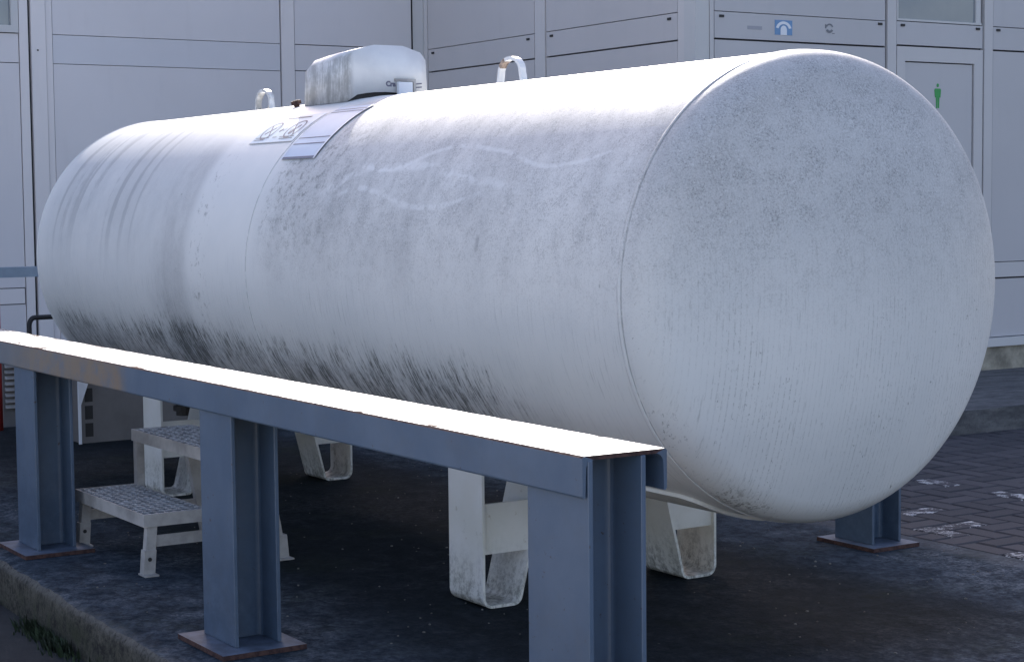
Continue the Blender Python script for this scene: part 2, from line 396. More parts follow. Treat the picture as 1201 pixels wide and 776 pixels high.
def asphalt():
    q = N('dark_asphalt', .9, .3); o = q.obj()
    n2 = q.noise(o, 3, 6, .65); n3 = q.noise(o, 90, 4, .75)
    b = q.mix(q.ss(n2, .3, .7), (.020, .022, .024), (.042, .045, .048))
    b = q.mix(q.mul(q.ss(n3, .58, .68), .4), b, (.07, .07, .074))
    q.col(b); q.bump(n3, .6, .01); return q.mat
M['asphalt'] = asphalt()
M['bounce_ground'] = plain('pale_bounce_ground', (.48, .45, .41), .9, .08, 2)  # for the added bounce sheet out of view
def pavermat():
    q = N('dark_purple_pavers', .8, .35); o = q.obj()
    a = q.attr('tone').outputs['Fac']; wh = q.attr('white').outputs['Fac']
    n2 = q.noise(o, 16, 6, .7); n3 = q.noise(o, 90, 4, .75)
    b = q.mix(a, (.024, .027, .036), (.052, .052, .062))
    b = q.mix(q.mul(q.ss(n2, .4, .7), .4), b, (.05, .048, .055))
    b = q.mix(q.mul(wh, q.ss(q.M('ADD', q.mul(n2, .7), q.mul(n3, .3)), .50, .58)), b, (.52, .52, .52))
    q.col(b); q.bump(q.M('ADD', n3, n2), .35, .006); return q.mat
M['paver'] = pavermat()
M['sand'] = plain('dark_joint_sand', (.028, .027, .028), .95, .15, 20)
def walkmat():
    q = N('rough_walkway_concrete', .85, .3); o = q.obj()
    n2 = q.noise(q.scale(o, (3, 1, 3)), 5.0, 7, .7); n3 = q.noise(o, 70, 5, .75)
    b = q.mix(q.ss(n2, .3, .7), (.06, .063, .068), (.15, .152, .155))
    q.col(q.mix(q.mul(q.ss(n3, .55, .65), .5), b, (.05, .05, .055))); q.bump(q.M('ADD', n3, n2), .6, .01); return q.mat
M['walk'] = walkmat()
M['weed'] = plain('dark_green_weed', (.018, .032, .012), .7, .3, 12)

# ================================================================== setting
def sheet(bm, x0, x1, y0, y1, z):
    bm.faces.new([bm.verts.new(p) for p in ((x0,y0,z),(x1,y0,z),(x1,y1,z),(x0,y1,z))])
bm = bmesh.new(); sheet(bm, -600, 600, -600, 600, -.15)
struct(obj('ground', bm, M['asphalt']), label='dark asphalt ground in front of the concrete slab')
# concrete slab with a rough, worn front edge
SX0, SX1, SY0, SY1 = -10.0, -1.2, 1.83, 4.715
bm = bmesh.new()
xs_ = [SX0 + i*.02 for i in range(int((SX1-SX0)/.02)+1)]
prof = [(0.0, -.2), (0.0, -.06), (.004, -.022), (.016, -.006), (.045, 0.0), (.20, 0.0)]
rows = []
rnd = random.Random(3)
nz = [[0.0]*len(prof) for _ in xs_]
val = [0]*len(prof)
for i in range(len(xs_)):
    for j in range(len(prof)):
        val[j] = val[j]*(.93 if j < 5 else 0) + rnd.uniform(-1, 1)*(.0006 if j < 2 else .0022)
        nz[i][j] = val[j]
for i, x in enumerate(xs_):
    tl = (x + 4.6)*-.029          # the edge is not quite parallel to the rail
    r = []
    for j, (dy, z) in enumerate(prof):
        e = nz[i][j] if j < 5 else 0
        r.append(bm.verts.new((x, SY0 - .03 + tl*1.0 + dy + e, z + (e*.5 if 1 < j < 5 else 0))))
    r.append(bm.verts.new((x, SY1, 0.0))); r.append(bm.verts.new((x, SY1, -.2)))
    rows.append(r)
for A, B in zip(rows, rows[1:]):
    for j in range(len(A)-1):
        f = bm.faces.new((A[j], B[j], B[j+1], A[j+1])); f.material_index = 1 if j < 3 else 0
        f.smooth = j < 4
bm.faces.new(rows[0]).material_index = 1; bm.faces.new(rows[-1][::-1]).material_index = 1
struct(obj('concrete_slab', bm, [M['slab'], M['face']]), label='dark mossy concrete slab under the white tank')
bm = bmesh.new(); sheet(bm, -40, 40, -60, .7, -.146)  # unseen pale sheet added for bounce light on the lower tank
struct(obj('bounce_ground', bm, M['bounce_ground']), label='unseen pale ground added to bounce light onto the tank')
# pavers
PX0, PX1, PY0, PY1 = -6.64, 3.0, 4.72, 11.0
bm = bmesh.new(); box(bm, PX0-.0, PX1, PY0, PY1, -.2, -.012)
pv = obj('brick_paving', bm, M['sand']); struct(pv, label='dark purple brick paving laid in herringbone')
bm = bmesh.new(); tone = bm.faces.layers.float.new('tone_f')
rn = random.Random(11)
W_ = .105
WHITE = [(-5.64,5.75),(-5.25,5.77),(-5.11,5.12),(-4.80,5.09),(-4.70,4.90),(-4.32,4.79)]
faces_info = []
def brick(x0, y0, x1, y1):
    cx, cy = (x0+x1)/2, (y0+y1)/2
    y0 = max(y0, PY0+.002); x0 = max(x0, PX0+.002)
    if y1-y0 < .02 or x1-x0 < .02 or x1 > -1.5 or y1 > PY1: return
    g = .0035; z = rn.uniform(-.002, .0015); ch = .006
    wv = max([0]+[1 for wx, wy in WHITE if x0 <= wx <= x1 and y0 <= wy <= y1])
    t = rn.random()
    a, b_, c_, d = x0+g, y0+g, x1-g, y1-g
    tl = rn.uniform(-.0015, .0015)
    top = [bm.verts.new(p) for p in ((a+ch,b_+ch,z+tl),(c_-ch,b_+ch,z),(c_-ch,d-ch,z-tl),(a+ch,d-ch,z))]
    bot = [bm.verts.new(p) for p in ((a,b_,z-.006),(c_,b_,z-.006),(c_,d,z-.006),(a,d,z-.006))]
    low = [bm.verts.new(p) for p in ((a,b_,-.013),(c_,b_,-.013),(c_,d,-.013),(a,d,-.013))]
    fs = [bm.faces.new(top)]
    for i in range(4):
        fs.append(bm.faces.new((bot[i], bot[(i+1) % 4], top[(i+1) % 4], top[i])))
        fs.append(bm.faces.new((low[i], low[(i+1) % 4], bot[(i+1) % 4], bot[i])))
    for f in fs: faces_info.append((t, wv))
for i in range(-30, 110):
    for j in range(-70, 90):
        # 90 degree herringbone: one brick along x and one along y per cell, cells stepping diagonally
        ox = PX0 + (i*1 + j*2)*W_; oy = PY0 + (i*1 - j*2 + 0)*W_
        if ox < PX0-.5 or ox > -1.3 or oy < PY0-.5 or oy > PY1: continue
        brick(ox, oy, ox+2*W_, oy+W_)
        brick(ox, oy+W_, ox+W_, oy+3*W_)
bm.faces.layers.float.remove(tone)
me = bpy.data.meshes.new('paving_bricks'); 
bmesh.ops.recalc_face_normals(bm, faces=bm.faces); bm.to_mesh(me); bm.free()
ta = me.attributes.new('tone', 'FLOAT', 'FACE'); wa = me.attributes.new('white', 'FLOAT', 'FACE')
for k, (t, v) in enumerate(faces_info): ta.data[k].value = t; wa.data[k].value = v
link('brick_surface', me, M['paver'], pv)
# raised walkway along the building
bm = bmesh.new(); box(bm, -8.5, -6.645, 6.0, 14.0, -.2, .121)
o = obj('walkway', bm, M['walk'], bevel=.012); struct(o, label='rough raised concrete walkway along the building')

# ================================================================== building
W1, W2, W3 = -11.33, 6.405, -8.127
TOP = 3.45
bld = thing('office_building', 'pale grey panelled office building behind the white tank', 'building', (0, 0, 0))
def WB(bm, wall, u0, u1, z0, z1, proud=0.0, th=.035, mi=0):
    if wall == 1: return box(bm, W1-th+proud, W1+proud, u0, u1, z0, z1, mi)
    if wall == 3: return box(bm, W3-th+proud, W3+proud, u0, u1, z0, z1, mi)
    return box(bm, u0, u1, W2-proud, W2+th-proud, z0, z1, mi)
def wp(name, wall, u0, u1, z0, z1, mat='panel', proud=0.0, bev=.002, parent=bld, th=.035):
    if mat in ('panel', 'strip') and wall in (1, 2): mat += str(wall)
    bm = bmesh.new(); WB(bm, wall, u0, u1, z0, z1, proud, th)
    return obj(name, bm, M[mat], parent, bevel=bev, seg=1)
# dark cores behind the joints
bm = bmesh.new(); box(bm, -18, W1-.03, -8, 16, -.15, TOP); obj('wall_core', bm, M['core'], bld)
bm = bmesh.new(); box(bm, W1-.03, W3-.03, W2+.03, 16, -.15, TOP); obj('wall_core', bm, M['core'], bld)
bm = bmesh.new(); box(bm, -18.1, W1+.05, -8.1, 16.1, TOP+.003, TOP+.09); box(bm, W1+.05, W3+.06, W2-.05, 16.1, TOP+.003, TOP+.09)
obj('roof', bm, M['roof'], bld)
Z0, ZS = .33, TOP
# --- wall 1
for y0, y1 in ((-8, -5.0), (-4.99, -2.2), (-2.19, .6), (.61, 2.30)):
    wp('wall_panel', 1, y0, y1-.1, Z0, 2.11); wp('wall_panel', 1, y0, y1-.1, 2.115, 2.29); wp('wall_panel', 1, y0, y1-.1, 2.295, ZS)
    wp('mullion', 1, y1-.094, y1-.004, Z0, ZS, 'strip', .006)
wp('wall_panel', 1, 2.306, 3.577, Z0, .603); wp('wall_rail', 1, 2.306, 3.572, .609, .704, 'strip', .004); wp('wall_panel', 1, 2.306, 3.577, .710, 2.107)
wp('wall_panel', 1, 2.306, 3.577, 2.112, 2.290)
bm = bmesh.new()
for u0, u1, z0, z1 in ((2.4, 3.577, 2.295, 2.340), (2.4, 3.577, 3.10, 3.145), (3.532, 3.577, 2.3401, 3.0999), (2.4, 2.445, 2.3401, 3.0999)): WB(bm, 1, u0, u1, z0, z1, .012)
wf = obj('window', bm, M['frame'], bld, bevel=.003, seg=1)
wp('pane', 1, 2.446, 3.531, 2.341, 3.099, 'glass', -.015, 0, wf, .01)
wp('wall_strip', 1, 3.582, 3.637, Z0, ZS, 'strip', .008)
wp('wall_strip', 1, 3.655, 3.748, Z0, ZS, 'strip', .014)
wp('wall_strip', 1, 3.7525, 3.7925, Z0, ZS, 'strip', .004)
for z0, z1, mm in ((Z0, 2.1095, 'panel'), (2.1135, 2.2915, 'band1'), (2.2955, ZS, 'panel')): wp('wall_panel', 1, 3.7965, 5.366, z0, z1, mm)
wp('mullion', 1, 5.376, 5.472, Z0, ZS, 'strip', .006)
for z0, z1 in ((Z0, 2.114), (2.120, 2.291), (2.297, ZS)): wp('wall_panel', 1, 5.478, 6.384, z0, z1)
bm = bmesh.new(); WB(bm, 1, 3.690, 3.700, 2.186, 2.196, .0162, .01); obj('drain_slot', bm, M['black'], bld)
# --- wall 2
bm = bmesh.new(); box(bm, W1+.006, -11.186, W2-.012, W2+.035, Z0, ZS); obj('corner_post', bm, M['frame'], bld, bevel=.01, seg=3)
wp('wall_strip', 2, -11.182, -11.137, Z0, ZS, 'strip', .002)
for z0, z1 in ((Z0, 2.114), (2.124, 2.2735), (2.2785, ZS)):
    wp('wall_panel', 2, -11.127, -9.778, z0, z1); wp('wall_panel', 2, -9.641, -8.297, z0, z1)
wp('mullion', 2, -9.766, -9.651, Z0, ZS, 'strip', .004)
wp('wall_strip', 2, -8.291, -8.233, Z0, ZS, 'strip', .002)
bm = bmesh.new(); box(bm, -8.229, W3+.001, W2-.006, W2+.09, Z0, ZS); obj('corner_post', bm, M['frame'], bld, bevel=.006, seg=2)
# --- wall 3
wp('wall_strip', 3, 6.50, 6.529, Z0, ZS, 'strip', .002)
for z0, z1 in ((Z0, 2.116), (2.127, 2.2735), (2.278, ZS)): wp('wall_panel', 3, 6.535, 7.842, z0, z1)
wp('mullion', 3, 7.858, 7.930, Z0, ZS, 'strip', .006)
wp('wall_panel', 3, 7.938, 8.672, 2.141, 2.279)
bm = bmesh.new()
for u0, u1, z0, z1 in ((7.938, 8.66, 2.284, 2.296), (7.938, 8.66, 3.10, 3.145), (8.612, 8.652, 2.2961, 3.0999), (7.938, 7.949, 2.2961, 3.0999)): WB(bm, 3, u0, u1, z0, z1, .002)
wf = obj('window', bm, M['frame'], bld, bevel=.002, seg=1)
wp('pane', 3, 7.95, 8.611, 2.297, 3.099, 'glass', -.01, 0, wf, .01)
bm = bmesh.new()
for u0, u1, z0, z1 in ((7.938, 8.006, .16, 2.130), (8.597, 8.672, .16, 2.130), (8.0061, 8.5969, 2.043, 2.130), (8.0061, 8.5969, .16, .30)): WB(bm, 3, u0, u1, z0, z1, .004)
dr = obj('door', bm, M['strip'], bld, bevel=.002, seg=1)
wp('door_panel', 3, 8.010, 8.586, .304, 2.036, 'panel', -.004, .002, dr)
bm = bmesh.new(); tube(bm, [(W3+.004, 8.545, 1.15), (W3+.05, 8.545, 1.15), (W3+.052, 8.44, 1.15)], .009, 8); obj('door_handle', bm, M['step'], dr, True)
# green figure on the door
bm = bmesh.new()
xg0, xg1 = W3-.0035, W3-.0015
def gpoly(pts): prism(bm, [(8.288+u*.0112, 1.764+v*.0115) for u, v in pts], 'x', xg0, xg1)
gpoly([(math.cos(t)*.85, 12.1+math.sin(t)*1.0) for t in (2*math.pi*k/12 for k in range(12))])
gpoly([(-2.0,10.4),(2.0,10.4),(2.5,9.6),(2.0,5.6),(1.4,5.6),(1.5,8.6),(1.3,5.4),(-1.3,5.4),(-1.5,8.6),(-1.4,5.6),(-2.0,5.6),(-2.5,9.6)][::-1])
gpoly([(-1.3,5.39),(-1.1,0),(-.25,0),(-.15,5.39)][::-1]); gpoly([(.15,5.39),(.25,0),(1.1,0),(1.3,5.39)][::-1])
obj('toilet_sign', bm, M['green'], dr)
bm = bmesh.new(); WB(bm, 3, 8.365, 8.392, 1.647, 1.652, -.0025, .001); obj('sign_line', bm, M['greyprint'], dr)
wp('mullion', 3, 8.684, 8.758, Z0, ZS, 'strip', .006)
for y0, y1 in ((8.766, 10.0), (10.1, 11.6), (11.7, 13.2), (13.3, 15.0)):
    for z0, z1 in ((Z0, .697), (.807, 2.128), (2.139, 2.278), (2.283, ZS)): wp('wall_panel', 3, y0, y1, z0, z1)
    wp('wall_rail', 3, y0, y1, .708, .802, 'strip', .004)
    wp('mullion', 3, y1+.006, y1+.094, Z0, ZS, 'strip', .006)
# drain slots
for wall, lst in ((2, ((-11.06,2.248),(-9.849,2.247),(-9.58,2.247),(-8.372,2.246))), (3, ((6.585,2.249),(7.80,2.256),(7.986,2.257),(8.628,2.260),(8.81,2.260)))):
    for u, z in lst:
        bm = bmesh.new(); WB(bm, wall, u-.016, u+.016, z-.007, z+.007, .006, .012); obj('drain_slot', bm, M['black'], bld, bevel=.002, seg=1)
# sill and plinth
bm = bmesh.new()
box(bm, W1-.04, W1+.03, -8, W2-.031, .285, .325); box(bm, W1-.04, W3+.030, W2-.03, W2+.04, .285, .325); box(bm, W3-.04, W3+.03, W2+.041, 7.935, .270, .3251); box(bm, W3-.04, W3+.03, 8.676, 15.2, .270, .3251)
obj('sill', bm, M['frame'], bld, bevel=.004, seg=2)
bm = bmesh.new()
box(bm, W1-.04, W1+.006, -8, W2-.01, -.15, .283); box(bm, W1-.04, W3+.008, W2-.006, W2+.03, -.15, .283); box(bm, W3-.04, W3+.010, W2+.031, 15.2, -.15, .268)
obj('plinth', bm, M['plinth'], bld)
# stickers on wall 3
bm = bmesh.new()
u0, u1, z0, z1 = 6.977, 7.109, 2.160, 2.245
WB(bm, 3, u0, u1, z0, z1, .0015, .001)
st = obj('arch_sticker', bm, M['blue'], bld)
bm = bmesh.new()
def ring_poly(cx, cz, r0x, r1x, r0z, r1z, a0, a1, n=20, xx=W3+.0025):
    A = []; B = []
    for k in range(n+1):
        t = R_(a0+(a1-a0)*k/n)
        A.append(bm.verts.new((xx, cx+r0x*math.cos(t), cz+r0z*math.sin(t)))); B.append(bm.verts.new((xx, cx+r1x*math.cos(t), cz+r1z*math.sin(t))))
    for k in range(n): bm.faces.new((A[k], A[k+1], B[k+1], B[k]))
uc = (u0+u1)/2
ring_poly(uc, 2.188, .040, .060, .034, .050, 15, 165)
vs = [(uc-.024, z0), (uc+.024, z0), (uc+.024, 2.188)] + [(uc+.024*math.cos(t), 2.188+.026*math.sin(t)) for t in (math.pi*k/10 for k in range(1, 10))] + [(uc-.024, 2.188)]
bm.faces.new([bm.verts.new((W3+.0027, a, b)) for a, b in vs])
obj('white_arch', bm, M['white'], st)
bm = bmesh.new()
ring_poly(7.396, 2.214, .020, .030, .018, .027, 20, 160); ring_poly(7.396, 2.214, .014, .031, .014, .028, 205, 335)
WB(bm, 3, 7.362, 7.372, 2.212, 2.236, .0015, .001); WB(bm, 3, 7.418, 7.437, 2.181, 2.186, .0015, .001)
obj('round_sticker', bm, M['greyprint'], bld)
bm = bmesh.new(); WB(bm, 3, 6.775, 6.882, 2.183, 2.203, .0012, .001); obj('faded_sticker', bm, M['faint'], bld)

# ================================================================== tank
tank = thing('gas_tank', 'long white weathered cylindrical gas tank with domed ends on the slab', 'tank', (0, 0, 0))
NA = 160
def surf(x, a_deg, off=0.0):        # point on the cylinder; a from the top toward the rail
    a = R_(a_deg); return Vector((x, TY - (RAD+off)*math.sin(a), TZ + (RAD+off)*math.cos(a)))
prof = []
HN = 28; E = 2/2.35
for k in range(HN, -1, -1):
    t = (math.pi/2)*k/HN; prof.append((XL - .01 - .255*math.sin(t)**(2/1.75), RAD*max(math.cos(t), 0)**(2/1.75)))
nx = 90
for k in range(1, nx): prof.append((XL + (XR-.013-XL)*k/nx, RAD))
XT, RC, RK = XR-.013, 2*RAD, .2*RAD          # dished end: crown radius = diameter, knuckle = a tenth of it
th = math.asin((RAD-RK)/(RC-RK)); xc = -math.sqrt((RC-RK)**2-(RAD-RK)**2)
for k in range(0, 25):
    t = math.pi/2 + (th-math.pi/2)*k/24; prof.append((XT + RK*math.cos(t), RAD-RK+RK*math.sin(t)))
for k in range(1, 29):
    t = th*(1-k/28); prof.append((XT + xc + RC*math.cos(t), RC*math.sin(t)))
bm = bmesh.new(); la = bm.verts.layers.float.new('ang')
rings = []
for x, r in prof:
    if r < 1e-4:
        v = bm.verts.new((x, TY, TZ)); v[la] = 90; rings.append([v]); continue
    rg = []
    for k in range(NA):
        a = 2*math.pi*k/NA
        v = bm.verts.new((x, TY - r*math.sin(a), TZ + r*math.cos(a)))
        # on the heads the angle follows height so the weathering fades by level
        zz = max(-1, min(1, r*math.cos(a)/RAD)); v[la] = math.degrees(math.acos(zz)); rg.append(v)
    rings.append(rg)
for A, B in zip(rings, rings[1:]):
    for k in range(NA):
        k2 = (k+1) % NA
        if len(A) == 1: bm.faces.new((A[0], B[k2], B[k]))
        elif len(B) == 1: bm.faces.new((A[k], A[k2], B[0]))
        else: bm.faces.new((A[k], A[k2], B[k2], B[k]))
obj('tank_shell', bm, M['tank'], tank, True)
for x, r, off in ((XR-.028, .0034, .0005), (XM, .0024, .0002), (XL, .0030, .0005)):
    bm = bmesh.new(); n = 160; rr = []
    for k in range(n):
        a = 2*math.pi*k/n; jit = random.uniform(.8, 1.15)
        rr.append([bm.verts.new((x + 2.0*r*jit*math.cos(t), TY - (RAD+off+r*.7*math.sin(t))*math.sin(a), TZ + (RAD+off+r*.7*math.sin(t))*math.cos(a))) for t in (2*math.pi*j/8 for j in range(8))])
    for i in range(n):
        A, B = rr[i], rr[(i+1) % n]
        for j in range(8): bm.faces.new((A[j], A[(j+1) % 8], B[(j+1) % 8], B[j]))
    bm.verts.layers.float.new('ang')
    lay = bm.verts.layers.float['ang']
    for v in bm.verts: v[lay] = math.degrees(math.acos(max(-1, min(1, (v.co.z-TZ)/RAD))))
    obj('weld_seam', bm, M['tank'], tank, True)
# saddle straps and legs
XL1, XL2, LW = -4.717, -7.2795, .197
for xl in (XL1, XL2):
    bm = bmesh.new(); n = 40; xa, xb, off0, off1 = xl-.95, xl+.95, .0005, .011
    lo, hi = [], []
    for k in range(n+1):
        a = 151 + 58*k/n
        e = min(a-151, 209-a)/8.0; ins = .07*(1 - math.sqrt(max(0, 1-(1-min(e, 1))**2)))      # rounded corners
        xs2 = [xa+ins + (xb-xa-2*ins)*i/12 for i in range(13)]
        lo.append([bm.verts.new(surf(x, a, off0)) for x in xs2]); hi.append([bm.verts.new(surf(x, a, off1)) for x in xs2])
    for k in range(n):
        for i in range(12):
            bm.faces.new((hi[k][i], hi[k][i+1], hi[k+1][i+1], hi[k+1][i])); bm.faces.new((lo[k][i], lo[k+1][i], lo[k+1][i+1], lo[k][i+1]))
        bm.faces.new((lo[k][0], hi[k][0], hi[k+1][0], lo[k+1][0])); bm.faces.new((lo[k][12], lo[k+1][12], hi[k+1][12], hi[k][12]))
    for i in range(12):
        bm.faces.new((lo[0][i], lo[0][i+1], hi[0][i+1], hi[0][i])); bm.faces.new((lo[n][i], hi[n][i], hi[n][i+1], lo[n][i+1]))
    obj('wear_plate', bm, M['leg'], tank)
    for sg in (-1, 1):
        yo, yi = .4469, .305
        T = .009; rb = .035
        # centre line of the bent flat bar: outer arm down, foot, sloping inner arm up
        pts = [(yo, TZ - math.sqrt(RAD**2-yo**2) - .008), (yo, rb)]
        pts += [(yo - rb + rb*math.cos(t), rb - rb*math.sin(t)) for t in (math.pi/2*k/6 for k in range(1, 7))]
        ang = math.radians(76)
        pts += [(yi+.03, 0.0)] + [(yi+.03 - .03*math.sin(t), .03 - .03*math.cos(t)) for t in (ang*k/5 for k in range(1, 6))]
        yb, zb = pts[-1]
        zt = .41; pts.append((yb - (zt-zb)/math.tan(ang), zt))
        pts = [Vector((0, a, b)) for a, b in pts]
        inn = []; out = []
        for i, p in enumerate(pts):
            d = (pts[min(i+1, len(pts)-1)] - pts[max(i-1, 0)]).normalized(); nn = Vector((0, -d.z, d.y))
            out.append(p + nn*0.0); inn.append(p - nn*T)
        if inn[0].y > out[0].y: inn = [p*2 - q for p, q in zip(pts, inn)]
        bm = bmesh.new()
        def mk(L, dx): return [bm.verts.new((xl+dx, TY + sg*p.y, p.z+.0015)) for p in L]
        a0, a1, b0, b1 = mk(out, -LW/2), mk(out, LW/2), mk(inn, -LW/2), mk(inn, LW/2)
        for i in range(len(pts)-1):
            bm.faces.new((a0[i], a1[i], a1[i+1], a0[i+1])); bm.faces.new((b0[i], b0[i+1], b1[i+1], b1[i]))
            bm.faces.new((a1[i], b1[i], b1[i+1], a1[i+1])); bm.faces.new((a0[i], a0[i+1], b0[i+1], b0[i]))
        bm.faces.new((a0[0], b0[0], b1[0], a1[0])); bm.faces.new((a0[-1], a1[-1], b1[-1], b0[-1]))
        leg = obj('leg', bm, M['leg'], tank)
        bm = bmesh.new()
        yI = lambda z: yb - (z-zb)/math.tan(ang)
        y_o = yo - T
        prism(bm, [(TY+sg*y_o, .165), (TY+sg*y_o, .318), (TY+sg*(yI(.318)+T), .318), (TY+sg*(yI(.165)+T), .165)], 'x', xl+LW/2-.022, xl+LW/2-.012)
        obj('brace', bm, M['leg'], leg)
# valve hood
bm = bmesh.new()
def hood_ring(x, ztop, half, drop):
    y0, y1 = TY-half, TY+half
    zb = lambda y: TZ + math.sqrt(RAD**2-(y-TY)**2) + .018
    base = [(y0, 1.592), (y0+.006, ztop-.048), (y0+.030, ztop-.022), (y0+.115, ztop), (y1-.105, ztop), (y1-.03, ztop-.022), (y1-.008, ztop-.05), (y1, 1.592)]
    base += [(y1 - (y1-y0)*k/8, zb(y1 - (y1-y0)*k/8) - drop) for k in range(1, 8)]
    return [bm.verts.new((x, y, z)) for y, z in base]
HX0, HX1 = -6.375, -5.985
secs = [hood_ring(HX1, 1.802, .170, 0), hood_ring(HX1-.19, 1.796, .170, 0), hood_ring(HX0+.07, 1.786, .168, 0), hood_ring(HX0+.025, 1.770, .163, 0), hood_ring(HX0, 1.742, .152, 0)]
for A, B in zip(secs, secs[1:]):
    n = len(A)
    for k in range(n): bm.faces.new((A[k], A[(k+1) % n], B[(k+1) % n], B[k]))
bm.faces.new(secs[0]); bm.faces.new(secs[-1][::-1])
hood = obj('valve_hood', bm, M['hood'], tank, True, bevel=.007, seg=2)
# black strip filling the gap under the hood
bm = bmesh.new(); n = 24; rows = []
for k in range(n+1):
    y = TY-.155+.31*k/n; z = TZ + math.sqrt(RAD**2-(y-TY)**2)
    rows.append([bm.verts.new((x, y, zz)) for x, zz in ((HX0+.02, z-.004), (HX1-.02, z-.004), (HX1-.02, z+.022), (HX0+.02, z+.022))])
for A, B in zip(rows, rows[1:]):
    for j in range(4): bm.faces.new((A[j], A[(j+1) % 4], B[(j+1) % 4], B[j]))
bm.faces.new(rows[0][::-1]); bm.faces.new(rows[-1])
obj('gap_strip', bm, M['black'], tank)
# latch plate, frame, lettering on the hood end
bm = bmesh.new()
box(bm, HX1+.012, HX1+.018, 3.302, 3.366, 1.605, 1.668); box(bm, HX1+.0182, HX1+.03, 3.302, 3.306, 1.605, 1.668)
lat = obj('latch', bm, M['white'], hood, bevel=.002, seg=1)
bm = bmesh.new()
box(bm, HX1+.002, HX1+.010, 3.296, 3.384, 1.670, 1.680); box(bm, HX1+.002, HX1+.010, 3.374, 3.384, 1.628, 1.6699); 
obj('latch_frame', bm, M['step'], hood)
bm = bmesh.new(); box(bm, HX1+.002, HX1+.007, 3.367, 3.3735, 1.635, 1.665); obj('padlock_slot', bm, M['black'], hood)
def text(s_, size, parent, mat, mw, name='lettering'):
    cu = bpy.data.curves.new('t', 'FONT'); cu.body = s_; cu.size = size; cu.extrude = .0006; cu.offset = .0012
    to = bpy.data.objects.new('t', cu); col.objects.link(to)
    dg = bpy.context.evaluated_depsgraph_get(); me = bpy.data.meshes.new_from_object(to.evaluated_get(dg))
    bpy.data.objects.remove(to); me.transform(mw); o = link(name, me, mat, parent); return o
def faceX(x, y, z): return Matrix(((0,0,1,x),(1,0,0,y),(0,1,0,z),(0,0,0,1)))     # text lying in a plane facing +X, reading along +Y
text('Cra', .026, hood, M['ink'], faceX(HX1+.0015, 3.262, 1.652))
bm = bmesh.new()
for dz in (0, .013): prism(bm, [(3.390, 1.6475+dz), (3.414, 1.650+dz), (3.414, 1.654+dz), (3.390, 1.6515+dz)], 'x', HX1+.001, HX1+.002)
obj('lettering', bm, M['ink'], hood)
bm = bmesh.new(); tube(bm, [surf(-6.44, 14, -.003), surf(-6.44, 14, .026)], .012, 10); tube(bm, [surf(-6.44, 14, .010), surf(-6.44, 14, .024)], .021, 6)
obj('rusty_bolt', bm, M['rust'], tank)
# lifting lugs: bent flat bars
for xa, xb, hgt in ((-7.135, -6.985, .082), (-5.205, -5.055, .082)):
    bm = bmesh.new(); xm, hw = (xa+xb)/2, (xb-xa)/2
    L = [(xa, TZ+RAD-.01)] + [(xm - hw*.86*math.cos(t), TZ+RAD+hgt*.42+hgt*.58*math.sin(t)) for t in (math.pi*k/14 for k in range(15))] + [(xb, TZ+RAD-.01)]
    def flat(bm, L, wd, t0, t1):
        rows = []
        for i, (a, z) in enumerate(L):
            d = Vector((L[min(i+1, len(L)-1)][0]-L[max(i-1, 0)][0], L[min(i+1, len(L)-1)][1]-L[max(i-1, 0)][1])).normalized(); nx_, nz_ = -d.y, d.x
            rows.append([bm.verts.new((a+nx_*tt, TY+yy, z+nz_*tt)) for tt, yy in ((t0, -wd), (t0, wd), (t1, wd), (t1, -wd))])
        for A, B in zip(rows, rows[1:]):
            for j in range(4): bm.faces.new((A[j], A[(j+1) % 4], B[(j+1) % 4], B[j]))
        bm.faces.new(rows[0]); bm.faces.new(rows[-1][::-1])
    flat(bm, L, .0115, -.0055, .0055)
    lug = obj('lifting_lug', bm, M['hood'], tank, bevel=.002, seg=1)
    if xa > -6:
        bm = bmesh.new(); flat(bm, L[3:7], .0120, -.0060, .0060); obj('rust_patch', bm, M['flake'], lug)
    else:
        bm = bmesh.new(); tube(bm, [(xm-.03+.05*math.cos(t), TY+.02+.012*math.sin(t), TZ+RAD+.042+.045*math.sin(t)) for t in (2*math.pi*k/18 for k in range(19))], .003, 6, False); obj('seal_wire', bm, M['step'], lug, True)
# labels on the shell
def patch(bm, x0, x1, a0, a1, off, na=14, nx=2):
    g = [[bm.verts.new(surf(x0+(x1-x0)*i/nx, a0+(a1-a0)*j/na, off)) for j in range(na+1)] for i in range(nx+1)]
    for i in range(nx):
        for j in range(na): bm.faces.new((g[i][j], g[i][j+1], g[i+1][j+1], g[i+1][j]))
def shell_ring(bm, xc, ac, r0, r1, off, n=28, t0=0, t1=360):
    A = []; B = []
    for k in range(n+1):
        t = R_(t0+(t1-t0)*k/n)
        A.append(bm.verts.new(surf(xc+r0*math.cos(t), ac - math.degrees(r0*math.sin(t)/RAD), off))); B.append(bm.verts.new(surf(xc+r1*math.cos(t), ac - math.degrees(r1*math.sin(t)/RAD), off)))
    for k in range(n): bm.faces.new((A[k], A[k+1], B[k+1], B[k]))
def shell_bar(bm, xa, aa, xb, ab, w_, off):      # bar between two points given in (x, girth metres)
    d = Vector((xb-xa, ab-aa)).normalized()*w_/2; p = Vector((-d.y, d.x))
    vs = []
    for (x, g) in ((xa, aa), (xb, ab)):
        for q in (-1, 1): vs.append((x+p.x*q, g+p.y*q))
    P = [bm.verts.new(surf(x, math.degrees(g/RAD), off)) for x, g in (vs[0], vs[2], vs[3], vs[1])]
    bm.faces.new(P)
G = lambda a: R_(a)*RAD
bm = bmesh.new(); patch(bm, -6.275, -5.915, 27, 43.6, .0015); lab = obj('warning_label', bm, M['label_a'], tank, True); lab['label'] = 'pale label with two round prohibition signs'
bm = bmesh.new()
